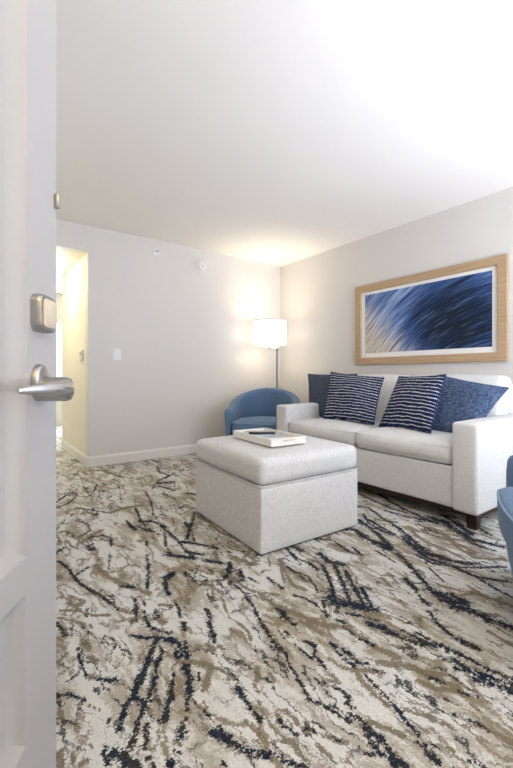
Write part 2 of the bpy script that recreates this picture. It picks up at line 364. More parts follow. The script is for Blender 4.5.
# veins of the carpet in millimetres on the floor: colour, then x,y,half-width along each vein
STROKES = (
    'N511,3138,9 619,3298,13 690,3319,11 677,3218,6 574,3059,10 506,3017,12;N575,3330,12 682,3364,12;N618,2934,11 680,2841,11 772,2693,10;'
    'N525,2916,5 571,2746,5 610,2545,4;N551,2787,5 456,2682,5;N885,3461,9 810,3269,9;N926,4623,17 971,4447,17;N910,4167,5 742,3752,5;'
    'N827,3787,4 773,3416,4 742,3031,4 770,2945,4;N1099,3584,4 899,2849,4;N899,2849,6 952,2778,6;B1031,2955,4 914,2599,4;'
    'N1139,3024,7 1089,2773,7 992,2486,6;N946,2690,9 894,2454,9 881,2319,9;N815,2488,11 806,2375,13 817,2322,15;N911,2417,13 961,2331,11 977,2225,9;'
    'N1539,3761,7 1474,3516,12 1509,3382,15 1343,3257,10 1209,3052,7;N1330,3174,37 1426,3149,37;N1286,3119,17 1340,2914,17;N1424,3293,12 1586,3433,12;'
    'N1616,4183,13 1631,3956,13;B1208,3405,13 1352,3499,10 1340,3355,7 1207,3178,6;B781,2698,25 887,2734,27 983,2723,30;B961,4011,27 1089,3915,27;'
    'B1052,3943,18 1134,3558,18;N938,2403,15 963,2311,12 953,2182,10 955,2057,9 930,1873,8 927,1776,9;N845,1919,7 843,1871,10 889,1830,12 929,1766,11;'
    'N1236,2367,12 1136,2207,11 996,2005,11;N1100,2233,11 1084,2152,11;B1265,2373,7 1230,2211,7 1201,1976,8 1226,1815,9;'
    'N961,1994,12 1014,1916,12 1052,1852,11 1078,1797,10;N919,1864,11 994,1775,11;N963,1719,10 1010,1639,10;B935,2174,7 866,1990,7;N1083,2753,6 996,2490,6;'
    'N1224,2894,8 1251,2695,8;N1069,2356,4 1031,2237,4;N1387,2773,26 1431,2703,26;N1044,1628,10 1004,1557,11 954,1528,12;N1042,1543,8 1016,1467,8;'
    'N724,1685,12 777,1699,12;N826,1676,5 811,1634,5;B1238,2337,8 1219,2270,10 1228,2162,13;N1068,2075,4 1018,1951,4;B1054,1781,8 997,1663,8;'
    'B1128,1627,7 1203,1670,7;B1084,1691,11 1109,1580,11;N560,2693,7 601,2565,6 589,2460,6 525,2403,9;N569,2350,17 627,2348,14 658,2272,8 625,2158,5;'
    'N591,2064,4 544,1918,4;N804,2117,7 787,2055,7;N745,1950,7 706,1826,7 632,1648,7;N764,1686,11 709,1651,9 697,1612,7 687,1540,7;N368,2262,7 427,2305,7;'
    'B412,2529,4 427,2341,4;N362,2156,8 387,2063,7 395,1948,6 403,1866,7 426,1778,7 449,1717,7 466,1641,6 479,1562,6;N523,2234,18 541,2185,18;'
    'N395,1948,9 466,1990,9;B514,2411,9 538,2296,9;B499,1994,10 522,1840,11 560,1725,13 605,1646,12 619,1601,11;N549,1722,11 590,1691,11;'
    'N556,1594,6 539,1517,6;N587,1571,4 576,1529,4;B568,2371,16 646,2419,16;N819,2500,7 816,2382,9 865,2277,12 886,2218,11;N885,2451,8 862,2347,8;'
    'N995,2320,5 869,1994,5 848,1873,4;B670,2142,7 702,2048,7;B326,1999,12 343,1960,12;B325,1735,9 360,1689,10 381,1704,10;B344,1784,5 377,1727,5;'
    'N821,1898,11 861,1843,11 924,1759,11;N921,1857,9 984,1771,9;N955,1720,11 1008,1650,11;N766,1690,9 719,1648,8 686,1566,7 685,1534,7;'
    'N686,1491,6 677,1438,6 660,1375,5;B653,1336,6 632,1285,6;N763,1354,10 744,1303,9 720,1252,9 695,1192,9;B827,1657,4 786,1562,4;B786,1562,5 789,1501,5;'
    'B850,1551,6 867,1477,5 863,1412,4 831,1332,4 805,1258,4 818,1205,4 820,1154,4 799,1107,4;N1010,1589,13 986,1539,13;B965,1568,11 979,1479,11;'
    'N1038,1528,9 1002,1449,9;N952,1438,6 949,1371,5 930,1309,5 920,1247,5;N911,1234,7 890,1177,7 879,1126,7 861,1083,7;N1036,1450,5 1046,1392,5;'
    'N1105,1398,8 1100,1293,8;B993,1305,9 996,1230,8 984,1171,7 977,1130,7;N987,1197,8 996,1153,8;B980,1371,6 1000,1332,6 1054,1270,7;'
    'B1264,1505,6 1139,1323,6;B1079,1674,13 1132,1543,13;B1233,1560,4 1182,1477,4;B961,1531,5 980,1371,6 1012,1280,6;'
    'N1377,1581,7 1337,1462,9 1359,1384,9 1341,1311,7;N1417,1587,15 1419,1515,15;B1270,1511,7 1202,1387,7 1157,1281,8 1169,1226,10;'
    'N1249,1451,6 1240,1373,7 1263,1302,6 1229,1216,4 1198,1171,4;N1108,1227,6 1130,1178,6 1129,1097,5;N1176,1123,6 1135,1074,6;'
    'N1600,1564,9 1646,1491,7 1606,1326,5;N1469,1427,14 1451,1330,16 1480,1280,19;N1397,1341,10 1305,1196,9 1221,1100,9 1189,1053,9;'
    'N1438,1296,11 1347,1165,10 1259,1051,9;N1444,1235,9 1347,1093,9 1291,1006,9;N1383,1090,9 1295,964,9;N1209,1108,24 1230,1052,24 1278,996,25;'
    'N1450,1176,4 1397,1127,4;N1807,1599,22 1861,1537,18 1837,1448,15 1825,1358,16 1836,1275,17;N2017,1609,18 1927,1402,16 1831,1243,14;'
    'N2066,1573,13 1993,1332,13;N1671,1380,7 1634,1288,7;N1737,1278,5 1706,1141,5;B1523,1083,10 1497,1028,10;B1613,1478,12 1618,1367,12 1634,1288,13;'
    'N2213,1803,17 2253,1712,13 2161,1533,9 2114,1399,9;N2127,1664,8 2021,1537,9 1987,1426,12 1984,1343,14;'
    'N1878,1529,18 1823,1402,21 1810,1298,23 1813,1242,24;N1942,1459,6 1856,1301,6;N2114,1399,14 2025,1251,13 1941,1130,15 1936,1051,18;'
    'N1936,1051,11 1953,975,10 2015,899,10;N2012,1301,9 1927,1176,9 1873,1066,11 1892,991,13;B1801,1234,9 1757,1136,8 1709,1055,7;'
    'B2149,1327,5 2068,1240,7 2035,1131,9 2036,993,10;N2424,1363,35 2418,1267,29 2347,1158,23 2285,1020,25;N2539,1330,16 2450,1195,15 2372,1075,15;'
    'B2240,1173,10 2167,1069,12 2135,952,13;N2578,1871,12 2437,1576,13 2380,1370,14 2364,1283,14;N2305,1616,12 2314,1445,13 2378,1321,13;'
    'N2460,1958,9 2371,1625,10 2380,1503,10;N2107,1547,8 2181,1443,8;N1967,1602,9 1987,1426,9;B2149,1323,6 2073,1232,7 2053,1151,9 2040,1053,9 2016,957,8;'
    'N1991,1254,15 1921,1142,18 1933,1034,22;N1921,1027,14 1946,969,13 1990,900,13;N1861,1119,8 1845,1022,8 1902,936,8 1954,883,8 2094,794,7;'
    'N1891,930,11 1883,841,10 1860,771,10;N1883,841,9 1919,776,9 1957,723,9;N1849,767,7 1833,666,7;N1807,1193,13 1754,1105,12 1675,996,11 1624,911,11;'
    'N1606,901,22 1594,833,23 1623,770,24;N1604,1022,12 1562,934,12;N1541,927,6 1493,847,6;N1568,781,12 1604,725,12;N1644,828,13 1639,768,13;'
    'N1793,1016,4 1745,944,5 1721,899,5;N2444,1292,21 2346,1154,24 2327,1104,26;N2282,1057,18 2307,980,17 2326,893,17;N2239,1012,11 2239,905,11;'
    'N2496,1087,10 2441,999,10;B2228,1178,9 2118,1030,10 2077,927,12 2173,824,13;N1571,840,10 1576,785,10;B1683,799,9 1750,772,10 1744,732,11;'
    'B1675,896,8 1704,828,8;N1998,1349,6 1943,1196,6;N2293,1379,10 2393,1280,10;B1775,822,7 1744,732,7 1759,639,8;N1505,884,11 1505,844,11;'
    'N1453,824,9 1419,768,9 1392,714,10 1386,658,11 1394,615,11;N1567,838,13 1627,753,13;N1561,782,17 1594,729,17 1590,667,16 1609,585,16;'
    'B1595,757,8 1635,652,8;N1233,832,11 1240,781,11 1256,747,11 1309,700,11 1315,639,12;N1271,820,8 1279,752,8 1285,704,8;'
    'N1315,639,7 1320,589,7 1325,536,7 1337,486,7;N1279,633,9 1270,595,9 1266,545,9 1278,497,9 1293,470,9;N1277,584,8 1294,530,8 1317,479,7;'
    'N1241,611,6 1260,591,6;N1300,782,4 1306,732,4;B1137,700,10 1144,664,9 1188,620,9;B1151,630,7 1172,570,7;N1152,624,5 1156,607,5;'
    'B1517,629,8 1510,587,8 1512,549,9;B1116,754,6 1121,706,6 1138,669,6;B1108,651,6 1112,631,6;N264,1619,8 277,1583,7 282,1524,6;'
    'N303,1427,4 295,1378,4 293,1328,4 297,1283,4;B296,1278,6 321,1253,6;N319,1249,7 366,1203,7;B366,1203,4 387,1149,4;B284,1647,5 317,1605,5 350,1546,5;'
    'B293,1696,6 352,1652,6 389,1588,5 440,1550,6;B336,1744,6 354,1660,6;B330,1442,8 333,1390,8;B323,1363,7 339,1325,7;B369,1541,4 366,1509,4;'
    'B270,1423,4 233,1391,4;B228,1401,4 264,1337,4;B458,1663,7 478,1588,8 515,1503,8;N533,1528,7 522,1471,7;N546,1462,6 544,1385,6;'
    'N470,1384,8 496,1349,9 542,1315,10;N537,1311,11 494,1257,10 453,1203,10 409,1143,10;N531,1278,5 525,1233,6 491,1200,6 462,1137,5 438,1105,5;'
    'N540,1397,7 557,1351,7 590,1313,8;N542,1315,8 578,1251,8;N573,1284,10 580,1256,10;N519,1129,5 485,1070,5;N600,1478,6 587,1422,6;B578,1574,5 575,1525,5;'
    'B627,1497,7 662,1461,7;B582,1400,8 594,1373,8;N204,1255,6 223,1238,6;N233,1241,6 268,1187,6;B273,1164,4 294,1126,4;N319,1245,6 363,1206,6;'
    'N421,1175,9 391,1121,9 364,1101,9 334,1058,8 318,1036,8;N384,1101,8 421,1073,8;N461,1145,8 421,1089,8;N404,1071,8 362,1020,8 325,966,8;'
    'B403,1052,5 404,1020,5;N382,1004,6 356,944,6;N493,1088,8 457,1032,8 425,990,7;N404,1020,4 410,993,4;N287,972,15 311,940,14 321,912,14;'
    'N275,1008,4 264,950,4;N290,1000,4 316,973,4;N352,910,8 354,887,8;N390,874,7 384,861,7;N306,1079,4 300,1066,4;B400,970,4 396,945,4;'
    'B205,1190,6 205,1154,6;B234,1124,6 234,1098,6;B178,1061,7 178,1014,7;B208,1038,4 205,1012,4;B244,1042,4 250,1022,4;B213,999,6 233,995,6;'
    'N687,1493,5 673,1423,5 658,1378,5;N650,1340,6 636,1292,6;B652,1297,5 650,1265,5;N760,1349,10 735,1286,10 718,1248,10;N711,1220,8 690,1175,8;'
    'N565,1275,11 583,1247,11;N581,1234,7 575,1176,9 585,1162,10;N569,1228,4 551,1180,4;N611,1241,5 587,1167,5;'
    'B534,1234,5 551,1161,5 593,1130,6 639,1059,5 655,1016,4 660,984,4;B577,1148,12 622,1089,10 608,1064,9 563,1012,9;N562,1134,9 527,1039,9;'
    'N581,1083,4 566,1054,4;N514,1121,4 488,1068,4;B828,1327,4 806,1259,4 815,1200,4 817,1158,4 804,1113,4;N790,1071,4 774,1042,4;N931,1311,5 916,1242,5;'
    'N896,1192,7 881,1143,7 862,1084,7 855,1030,7 854,989,7;B997,1262,8 987,1190,8 978,1132,7;N660,1024,5 660,984,5;N647,966,7 643,953,7;'
    'B664,1179,9 669,1140,9;B694,1150,6 698,1126,6;B677,1107,4 685,1049,4 742,1012,4;B739,990,7 714,950,7;B760,962,5 748,913,5;N548,1081,9 523,1033,9;'
    'N507,1014,5 489,979,5;N478,964,5 476,953,5;N455,938,10 442,918,10;B423,920,4 432,898,4;N501,1093,5 472,1041,5;N454,1034,5 433,985,5;'
    'N515,1008,4 525,957,4 531,916,4;B540,979,4 537,953,4;N514,881,10 529,854,10 540,826,10 549,803,10;N549,793,8 566,772,8 588,745,8;B587,742,4 614,711,4;'
    'N600,750,4 618,726,4;N532,893,5 535,874,5;N646,963,8 638,927,8 637,897,8 639,872,8;N635,861,6 633,831,6;N391,877,8 396,867,8;N492,799,5 490,786,5;'
    'N412,894,4 418,882,4;B591,1049,8 563,1014,8;B617,821,4 608,803,4;B584,797,5 597,784,5;B602,859,4 597,845,4;B690,941,5 686,912,5;B680,819,5 671,790,5;'
    'B666,886,4 653,848,4;N859,1020,5 856,987,4 827,937,4 816,885,4 799,847,4;N979,1149,11 977,1080,11;N927,1068,6 920,1041,6;'
    'N909,1004,4 907,956,4 906,916,4;N950,989,8 955,949,7 923,917,6 920,887,7 909,851,7;B902,845,8 905,819,7 887,793,6;N1130,1163,5 1138,1117,5 1119,1073,4;'
    'N1169,1114,7 1106,1036,7;N1196,1094,21 1220,1066,21 1276,1004,21 1294,962,21;N1163,1040,7 1212,976,7 1247,905,7;N1128,1002,9 1133,973,9;'
    'N1210,915,13 1219,875,13 1231,803,13;N1215,903,7 1244,873,7;B1006,1195,14 1034,1090,13 1070,1002,13 1122,947,12 1119,871,11 1125,808,11 1136,752,11;'
    'N1114,962,5 1109,893,6 1121,833,6;N1010,930,9 1020,892,8 1020,851,8 1016,815,8 1035,792,8;N1012,949,4 996,870,4;N990,854,6 992,808,6;'
    'B953,882,6 958,827,6 992,790,7 1043,740,7;N992,772,4 977,726,4 974,707,4;B1061,775,10 1104,731,10;B971,782,6 958,729,6;N1031,766,4 1039,737,4;'
    'B1016,1077,11 1027,985,11;N811,885,5 803,846,5 787,801,5 803,770,5 814,728,5 822,686,5;N842,703,6 850,670,6 844,627,5 841,590,5 832,542,5;'
    'N833,648,6 818,608,6 813,570,6 816,540,6;N847,630,6 853,605,6 834,565,5;N784,610,4 809,581,4;B863,664,6 877,637,6 899,587,6;'
    'N986,754,6 975,708,6 966,663,6 955,623,5;B962,766,6 965,726,6;B949,706,7 951,659,7;N879,790,8 888,767,7 879,737,7;N861,731,5 868,707,5;'
    'B882,821,6 900,796,6;B710,744,6 737,707,6 757,669,6 768,656,5;N715,744,4 731,718,4;N747,688,4 759,667,4;B706,818,7 711,791,7 707,767,7;'
    'N676,803,6 675,774,6 684,747,6;B649,753,7 662,731,6 652,708,6 657,676,6;B707,694,5 710,658,4 707,632,4;N606,720,6 628,694,6 645,671,6;'
    'N967,653,7 955,619,7 941,589,6 936,559,6;B891,601,5 906,577,5;N913,549,5 925,528,5;N910,516,9 909,492,9;N836,564,11 831,529,11;N940,524,4 942,504,4;'
    'N1247,560,11 1266,518,11 1285,467,11;N1291,528,6 1314,477,6;N1141,640,8 1158,605,8;B1099,653,8 1114,610,8 1148,579,8 1166,540,9;N1161,564,4 1166,540,4;'
    'N1175,538,4 1187,520,4;B1177,506,4 1199,485,4;B974,628,6 991,596,6 1006,558,6;B1014,565,5 1024,510,5;N1068,535,4 1081,507,4 1097,478,4;'
    'B1060,497,5 1089,475,6 1102,440,6 1105,402,7;N1093,476,4 1091,452,4;N1186,461,5 1196,435,5;B1153,449,4 1149,417,4;B1142,522,4 1139,496,4;'
    'B958,492,4 967,482,4;N970,447,4 989,415,4')
PIL = [[(2.99, 3.077, 0.941), (3.0, 2.419, 0.94), (2.88, 2.38, 0.52), (2.87, 2.946, 0.479)], [(2.84, 2.605, 0.959), (2.9, 2.047, 0.908), (2.68, 1.987, 0.524), (2.68, 2.552, 0.518)], [(2.97, 1.947, 0.917), (2.78, 1.441, 0.934), (2.58, 1.446, 0.527), (2.78, 2.011, 0.497)], [(3.02, 1.613, 0.93), (2.93, 1.091, 0.842), (2.75, 1.238, 0.53), (2.74, 1.586, 0.511)]]
CH2 = (1.814, .330, 0, 210)
L = dict(win=31, far=90, lamp=1.7, spot=32, hall=14, entry=16, ceil_fill=150, world=.8, exp=0.90)

# ------------------------------------------------------------------ the setting
RX, BY, FY, LX = 3.51, 4.17, -.90, -.37           # right wall, back wall, front wall, left wall
CZ, HZ, HX = 2.44, 2.18, .98                      # ceiling, hallway ceiling, hallway right wall

def build_floor():
    def steps(*seg):
        out = []
        for a, b, d in seg:
            n = max(1, int(round((b - a) / d))); out += [a + (b - a) * i / n for i in range(n)]
        return np.array(out + [seg[-1][1]])
    xs = steps((-1.7, -.2, .3), (-.2, 2.3, .009), (2.3, 3.6, .016), (3.6, 3.9, .15))
    ys = steps((-1.0, .25, .12), (.25, 2.1, .0085), (2.1, 4.7, .015), (4.7, 8.1, .1))
    nav = np.full((len(ys), len(xs)), -3.); bro = nav.copy()
    for s in STROKES.split(';'):
        tgt = nav if s[0] == 'N' else bro
        pts = [tuple(int(q) / 1000 for q in t.split(',')) for t in s[1:].split(' ')]
        for (x0, y0, h0), (x1, y1, h1) in zip(pts, pts[1:]):
            mg = 4 * max(h0, h1)
            i0, i1 = np.searchsorted(xs, [min(x0, x1) - mg, max(x0, x1) + mg])
            j0, j1 = np.searchsorted(ys, [min(y0, y1) - mg, max(y0, y1) + mg])
            if i0 >= i1 or j0 >= j1: continue
            X, Y = np.meshgrid(xs[i0:i1], ys[j0:j1])
            dx, dy = x1 - x0, y1 - y0
            th = .85 if y0 > 2.3 else 1.2
            t = np.clip(((X - x0) * dx + (Y - y0) * dy) / max(dx * dx + dy * dy, 1e-9), 0, 1)
            d = np.hypot(X - x0 - t * dx, Y - y0 - t * dy)
            val = 1 - d / (th * (h0 + (h1 - h0) * t))
            sub = tgt[j0:j1, i0:i1]; np.maximum(sub, val, out=sub)
    X, Y = np.meshgrid(xs, ys); n = X.size; w = len(xs)
    me = bpy.data.meshes.new('floor')
    co = np.stack([X.ravel(), Y.ravel(), np.zeros(n)], 1)
    j, i = np.meshgrid(np.arange(len(ys) - 1), np.arange(w - 1), indexing='ij')
    a = (j * w + i).ravel(); q = np.stack([a, a + 1, a + w + 1, a + w], 1)
    me.vertices.add(n); me.vertices.foreach_set('co', co.ravel())
    me.loops.add(q.size); me.loops.foreach_set('vertex_index', q.ravel())
    me.polygons.add(len(q)); me.polygons.foreach_set('loop_start', np.arange(len(q)) * 4)
    me.update(calc_edges=True); me.validate()
    for nm, arr in (('navy_vein', nav), ('brown_vein', bro)):
        at = me.attributes.new(nm, 'FLOAT', 'POINT'); at.data.foreach_set('value', arr.ravel())
    return struct(link('floor', me, M['carpet'], sharp=None))
build_floor()

def wall(name, boxes, mat):
    bm = new()
    for b in boxes: box(bm, *b)
    return struct(obj(name, bm, mat, sharp=20))
T = .1
wall('wall_right', [(RX, RX + T, FY - T, BY + T, 0, CZ)], M['wall'])
wall('wall_back', [(HX, RX, BY, BY + T, 0, CZ), (0, HX, BY, BY + T, HZ, CZ), (-1.7, 0, BY, BY + T, 0, CZ)], M['wall'])
WX0, WX1, WZ0, WZ1 = 1.0, 3.3, .55, 2.2            # window in the front wall
wall('wall_front', [(-1.7, WX0, FY - T, FY, 0, CZ), (WX1, RX, FY - T, FY, 0, CZ), (WX0, WX1, FY - T, FY, 0, WZ0), (WX0, WX1, FY - T, FY, WZ1, CZ)], M['wall'])
DY0, DY1, DZ = .09, 1.02, 2.06                     # entry doorway in the left wall
wall('wall_left', [(LX - T, LX, FY, DY0, 0, CZ), (LX - T, LX, DY1, BY, 0, CZ), (LX - T, LX, DY0, DY1, DZ, CZ)], M['wall'])
wall('wall_corridor', [(-1.8, -1.7, FY - T, BY + T, 0, CZ)], M['wall'])
wall('wall_hallway', [(HX, HX + T, BY + T, 5.5, 0, CZ), (-T, 0, BY + T, 5.5, 0, CZ)], M['hall'])
VX0, VX1, VZ0, VZ1 = 1.0, 2.0, .75, 1.95           # window of the room at the end of the hallway
wall('wall_far', [(-1.2, VX0, 8, 8.1, 0, CZ), (VX1, 3.6, 8, 8.1, 0, CZ), (VX0, VX1, 8, 8.1, 0, VZ0), (VX0, VX1, 8, 8.1, VZ1, CZ)], M['hall'])
wall('wall_bedroom', [(-1.2, -1.1, 5.5, 8, 0, CZ), (3.5, 3.6, 5.5, 8, 0, CZ), (HX + T, 3.6, 5.4, 5.5, 0, CZ), (-1.2, -T, 5.4, 5.5, 0, CZ)], M['hall'])
wall('ceiling', [(-1.8, RX + T, FY - T, BY + T, CZ, CZ + .1)], M['ceil'])
wall('ceiling.001', [(-T, HX + T, BY + T, 5.5, HZ, HZ + .1)], M['hall'])
wall('ceiling.002', [(-1.2, 3.6, 5.4, 8.1, CZ, CZ + .1)], M['hall'])

def board(name, x0, x1, y0, y1, side):
    bm = new(); h, t = .105, .014
    if side == 'y':      # board on a wall facing -y
        prof = [(0, 0), (-t, 0), (-t, h - .02), (-t * .55, h - .008), (-t * .4, h), (0, h)]
        loft(bm, [[(x, y0 + p, z) for p, z in prof] for x in (x0, x1)])
    else:                # board on a wall facing -x
        prof = [(0, 0), (-t, 0), (-t, h - .02), (-t * .55, h - .008), (-t * .4, h), (0, h)]
        loft(bm, [[(x0 + p, y, z) for p, z in prof] for y in (y0, y1)])
    return struct(obj(name, bm, M['trim'], sharp=25))
board('baseboard_back', HX, RX, BY, BY, 'y')
board('baseboard_right', RX, RX, FY, BY - .014, 'x')
board('baseboard_hallway', HX, HX, BY - .014, 5.5, 'x')

def window(name, x0, x1, z0, z1, y, bars):
    bm = new(); f = .06
    for b in ((x0, x0 + f, z0, z1), (x1 - f, x1, z0, z1), (x0 + f, x1 - f, z0, z0 + f), (x0 + f, x1 - f, z1 - f, z1)):
        box(bm, b[0], b[1], y - .03, y + .03, b[2], b[3])
    for k in range(1, bars):
        xm = x0 + (x1 - x0) * k / bars; box(bm, xm - .025, xm + .025, y - .025, y + .025, z0 + f, z1 - f)
    w = struct(obj(name, bm, M['trim'], sharp=20))
    bm = new(); box(bm, x0 + f, x1 - f, y - .004, y + .004, z0 + f, z1 - f)
    obj('pane', bm, M['glass'], w, sharp=20)
window('window_1', WX0, WX1, WZ0, WZ1, FY - .05, 3)
window('window_2', VX0, VX1, VZ0, VZ1, 8.05, 1)

# ------------------------------------------------------------------ entry door, standing ajar into the room
DW = .86
DIR = Vector((.541, .841, 0)).normalized()
EDGE = Vector((.145, .877, 0))
def build_door():
    ang = math.atan2(DIR.y, DIR.x)
    hinge = EDGE - DIR * DW
    z0, z1 = .01, 2.04
    # local frame: x along the leaf from the hinge, -y the face towards the room
    st, hi = .113, DW - .113
    panels = [(.284, .552), (.613, 1.92)]
    bm = new()
    box(bm, 0, DW, .0205, .045, z0, z1)
    box(bm, 0, st, 0, .022, z0, z1); box(bm, hi, DW, 0, .022, z0, z1)
    for a, b in ((z0, .284), (.552, .613), (1.92, z1)): box(bm, st, hi, 0, .022, a, b)
    for a, b in panels:                                  # sloped moulding round each sunk panel
        prof = [(0, 0), (.003, .001), (.006, .005), (.028, .019), (.031, .0195), (.034, .021)]
        rings = [[(st + i, d, a + i), (hi - i, d, a + i), (hi - i, d, b - i), (st + i, d, b - i)] for i, d in prof]
        loft(bm, rings, cap=False)
    d = struct(obj('door_1', bm, M['door'], sharp=25))
    d.location = hinge; d.rotation_euler = (0, 0, ang)
    def at(t, v, z): return Vector((DW - t, -v, z))      # t from the free edge, v out from the face
    # lever set
    bm = new()
    def oval(t, z, rt, rz, prof):
        rings = []
        for s, v in prof:
            rings.append([at(t + rt * s * math.cos(2 * PI * k / 28), v, z + rz * s * math.sin(2 * PI * k / 28)) for k in range(28)])
        loft(bm, rings)
    LT, LZ = .076, .912
    oval(LT, LZ + .004, .027, .034, [(1, 0), (1, .006), (.93, .010), (.8, .012)])
    rose = obj('lever_handle', bm, M['steel'], d); rose['label'] = 'brushed metal lever handle'
    bm = new()
    path = [(.0, .010), (.0, .03), (.0005, .044), (.006, .054), (.018, .058), (.045, .056), (.075, .050), (.105, .041), (.128, .032)]
    rad = [.013, .0125, .0125, .013, (.0125, .013), (.010, .0125), (.008, .011), (.006, .008), (.003, .004)]
    tube(bm, [at(LT + a, v, LZ - .006) for a, v in path], rad, 14)
    obj('lever', bm, M['nickel'], rose)
    bm = new(); lathe(bm, [(.0165, 0), (.0165, .040), (.015, .047), (.011, .050)], 24)
    for v in bm.verts: v.co = at(LT, .011 + v.co.z, LZ - .008) + Vector((v.co.x, 0, v.co.y * 1.35))
    obj('hub', bm, M['steel'], rose)
    # deadbolt housing above
    bm = new(); zc = 1.043
    rings = []
    for s, v in ((1, 0), (1, .010), (.97, .015), (.9, .018)):
        rings.append([at(.070 + x * s, v, zc + y * s) for x, y, _ in rrect(-.033, .033, -.034, .034, .016, 0)])
    loft(bm, rings); bolt = obj('deadbolt', bm, M['steel'], d); bolt['label'] = 'grey metal deadbolt housing'
    bm = new(); rings = []
    for s, v in ((1, .0175), (1, .020), (.93, .0215)):
        rings.append([at(.070 + x * s, v, zc + y * s) for x, y, _ in rrect(-.024, .024, -.026, .026, .009, 0)])
    loft(bm, rings); obj('cover_plate', bm, M['beige'], bolt)
    bm = new(); box(bm, DW - .012, DW - .002, -.010, 0, 1.265, 1.295, .003)
    obj('guard_catch', bm, M['steel'], d)
    for z in (.25, 1.05, 1.85):
        bm = new(); lathe(bm, [(.007, -.05), (.007, .05)], 12, (-.004, .004, z)); obj('hinge', bm, M['steel'], d)
build_door()

# ------------------------------------------------------------------ sofa
def build_sofa():
    ox, oy = 2.93, 1.995
    s = thing('sofa', 'oatmeal linen two-seat sofa with square arms under the framed artwork', 'sofa', (ox, oy, 0))
    def sb(*a, **k):
        bm = new(); soft_box(bm, a[0] - ox, a[1] - ox, a[2] - oy, a[3] - oy, *a[4:], **k); return bm
    y0, y1, aw = 1.062, 2.93, .155
    F, B = 2.412, 3.44
    a1 = obj('arm', sb(F, B, y0, y0 + aw, .09, .640, .022, (.004, .006, .006)), M['linen'], s)
    a2 = obj('arm', sb(F, B, y1 - aw, y1, .09, .640, .022, (.004, .006, .006)), M['linen'], s)
    obj('front_rail', sb(F + .022, B - .05, y0 + aw + .003, y1 - aw - .003, .098, .358, .014, (.006, 0, 0)), M['linen'], s)
    ym = 1.985
    for a, b in ((y0 + aw + .002, ym - .002), (ym + .002, y1 - aw - .002)):
        cu = obj('seat_cushion', sb(F + .008, 3.12, a, b, .362, .498, .050, (.018, 0, .030)), M['linen'], s)
        for z in (.376, .478):
            bm = new(); tube(bm, rrect(F + .012 - ox, 3.10 - ox, a + .004 - oy, b - .004 - oy, .045, z), .0032, 6, True)
            obj('piping', bm, M['linen2'], cu)
        def lean(q, h, k=.13): q.x += k * (q.z / h.z) * .5; return q
        bc = obj('back_cushion', sb(3.07, 3.27, a - (.022 if a < 1.5 else 0), b, .47, .925, .06, (.02, 0, .012), sag=lean), M['linen'], s)
    obj('back_frame', sb(3.30, B, y0 + aw, y1 - aw, .09, .86, .02), M['linen'], s)
    bm = new()
    for bb in ((F + .012, B - .012, y0 + .012, y0 + .04), (F + .012, B - .012, y1 - .04, y1 - .012), (F + .03, F + .07, y0 + .04, y1 - .04), (B - .05, B - .012, y0 + .04, y1 - .04)):
        box(bm, bb[0] - ox, bb[1] - ox, bb[2] - oy, bb[3] - oy, .068, .098)
    obj('base_rail', bm, M['darkwood'], s)
    for x, y in ((F + .05, y0 + .045), (F + .05, y1 - .045), (B - .05, y0 + .045), (B - .05, y1 - .045)):
        bm = new(); rings = []
        for z, r in ((0, .024), (.004, .026), (.09, .034)):
            rings.append([(x - ox + a * r, y - oy + b * r, z) for a, b in ((-1, -1), (1, -1), (1, 1), (-1, 1))])
        loft(bm, rings); obj('leg', bm, M['darkwood'], s)
build_sofa()

# ------------------------------------------------------------------ scatter cushions: four 3-D corners (top left, top right, bottom right, bottom left as seen)
def pillow(name, label, cat, quad, thick, mat, seam_mat, group, fringe=0):
    P = [Vector(q) for q in quad]; c = sum(P, Vector()) / 4
    P = [p - c for p in P]
    nrm = ((P[1] - P[3]).cross(P[0] - P[2])).normalized()
    if nrm.dot(Vector((-1, 0, 0))) < 0: nrm = -nrm
    N = 22; bm = new(); uvl = bm.loops.layers.uv.new('UVMap')
    def pos(u, v, s):
        # knife-edge cushion: sides draw in between pointed corners
        pu = u + (.5 - u) * .05 * (4 * v * (1 - v)) * abs(2 * u - 1) ** 1.5
        pv = v + (.5 - v) * .05 * (4 * u * (1 - u)) * abs(2 * v - 1) ** 1.5
        p = (P[0] * (1 - pu) + P[1] * pu) * pv + (P[3] * (1 - pu) + P[2] * pu) * (1 - pv)
        e = max(0, (1 - (2 * u - 1) ** 2)) * max(0, (1 - (2 * v - 1) ** 2))
        w = .02 * math.sin(7 * u + 3 * v + c.y * 9) * e
        return p + nrm * s * (thick * e ** .48 + w * .5)
    par = [.5 - .5 * math.cos(PI * k / N) for k in range(N + 1)]
    for s in (1, -1):
        g = [[bm.verts.new(pos(u, v, s)) for v in par] for u in par]
        for i in range(N):
            for j in range(N):
                f = bm.faces.new((g[i][j], g[i + 1][j], g[i + 1][j + 1], g[i][j + 1]))
                for lp, (a, b) in zip(f.loops, ((i, j), (i + 1, j), (i + 1, j + 1), (i, j + 1))): lp[uvl].uv = (par[a], par[b])
    bmesh.ops.remove_doubles(bm, verts=bm.verts[:], dist=1e-5)
    o = obj(name, bm, mat, None, 80); o.location = c
    tag(o, label, cat, group)
    edge = [pos(u, 0, 0) for u in par[:-1]] + [pos(1, v, 0) for v in par[:-1]] + [pos(u, 1, 0) for u in par[:0:-1]] + [pos(0, v, 0) for v in par[:0:-1]]
    bm = new(); tube(bm, edge, .0045, 6, True); obj('edge_seam', bm, seam_mat, o)
    return o
G = 'scatter cushions on the sofa'
pillow('throw_pillow', 'plain slate blue throw pillow behind the striped one at the far arm', 'pillow',
       PIL[0], .065, M['slate'], M['slate'], G)
pillow('throw_pillow', 'navy striped throw pillow leaning in front of the slate blue pillow', 'pillow',
       PIL[1], .075, M['stripe_a'], M['navy'], G)
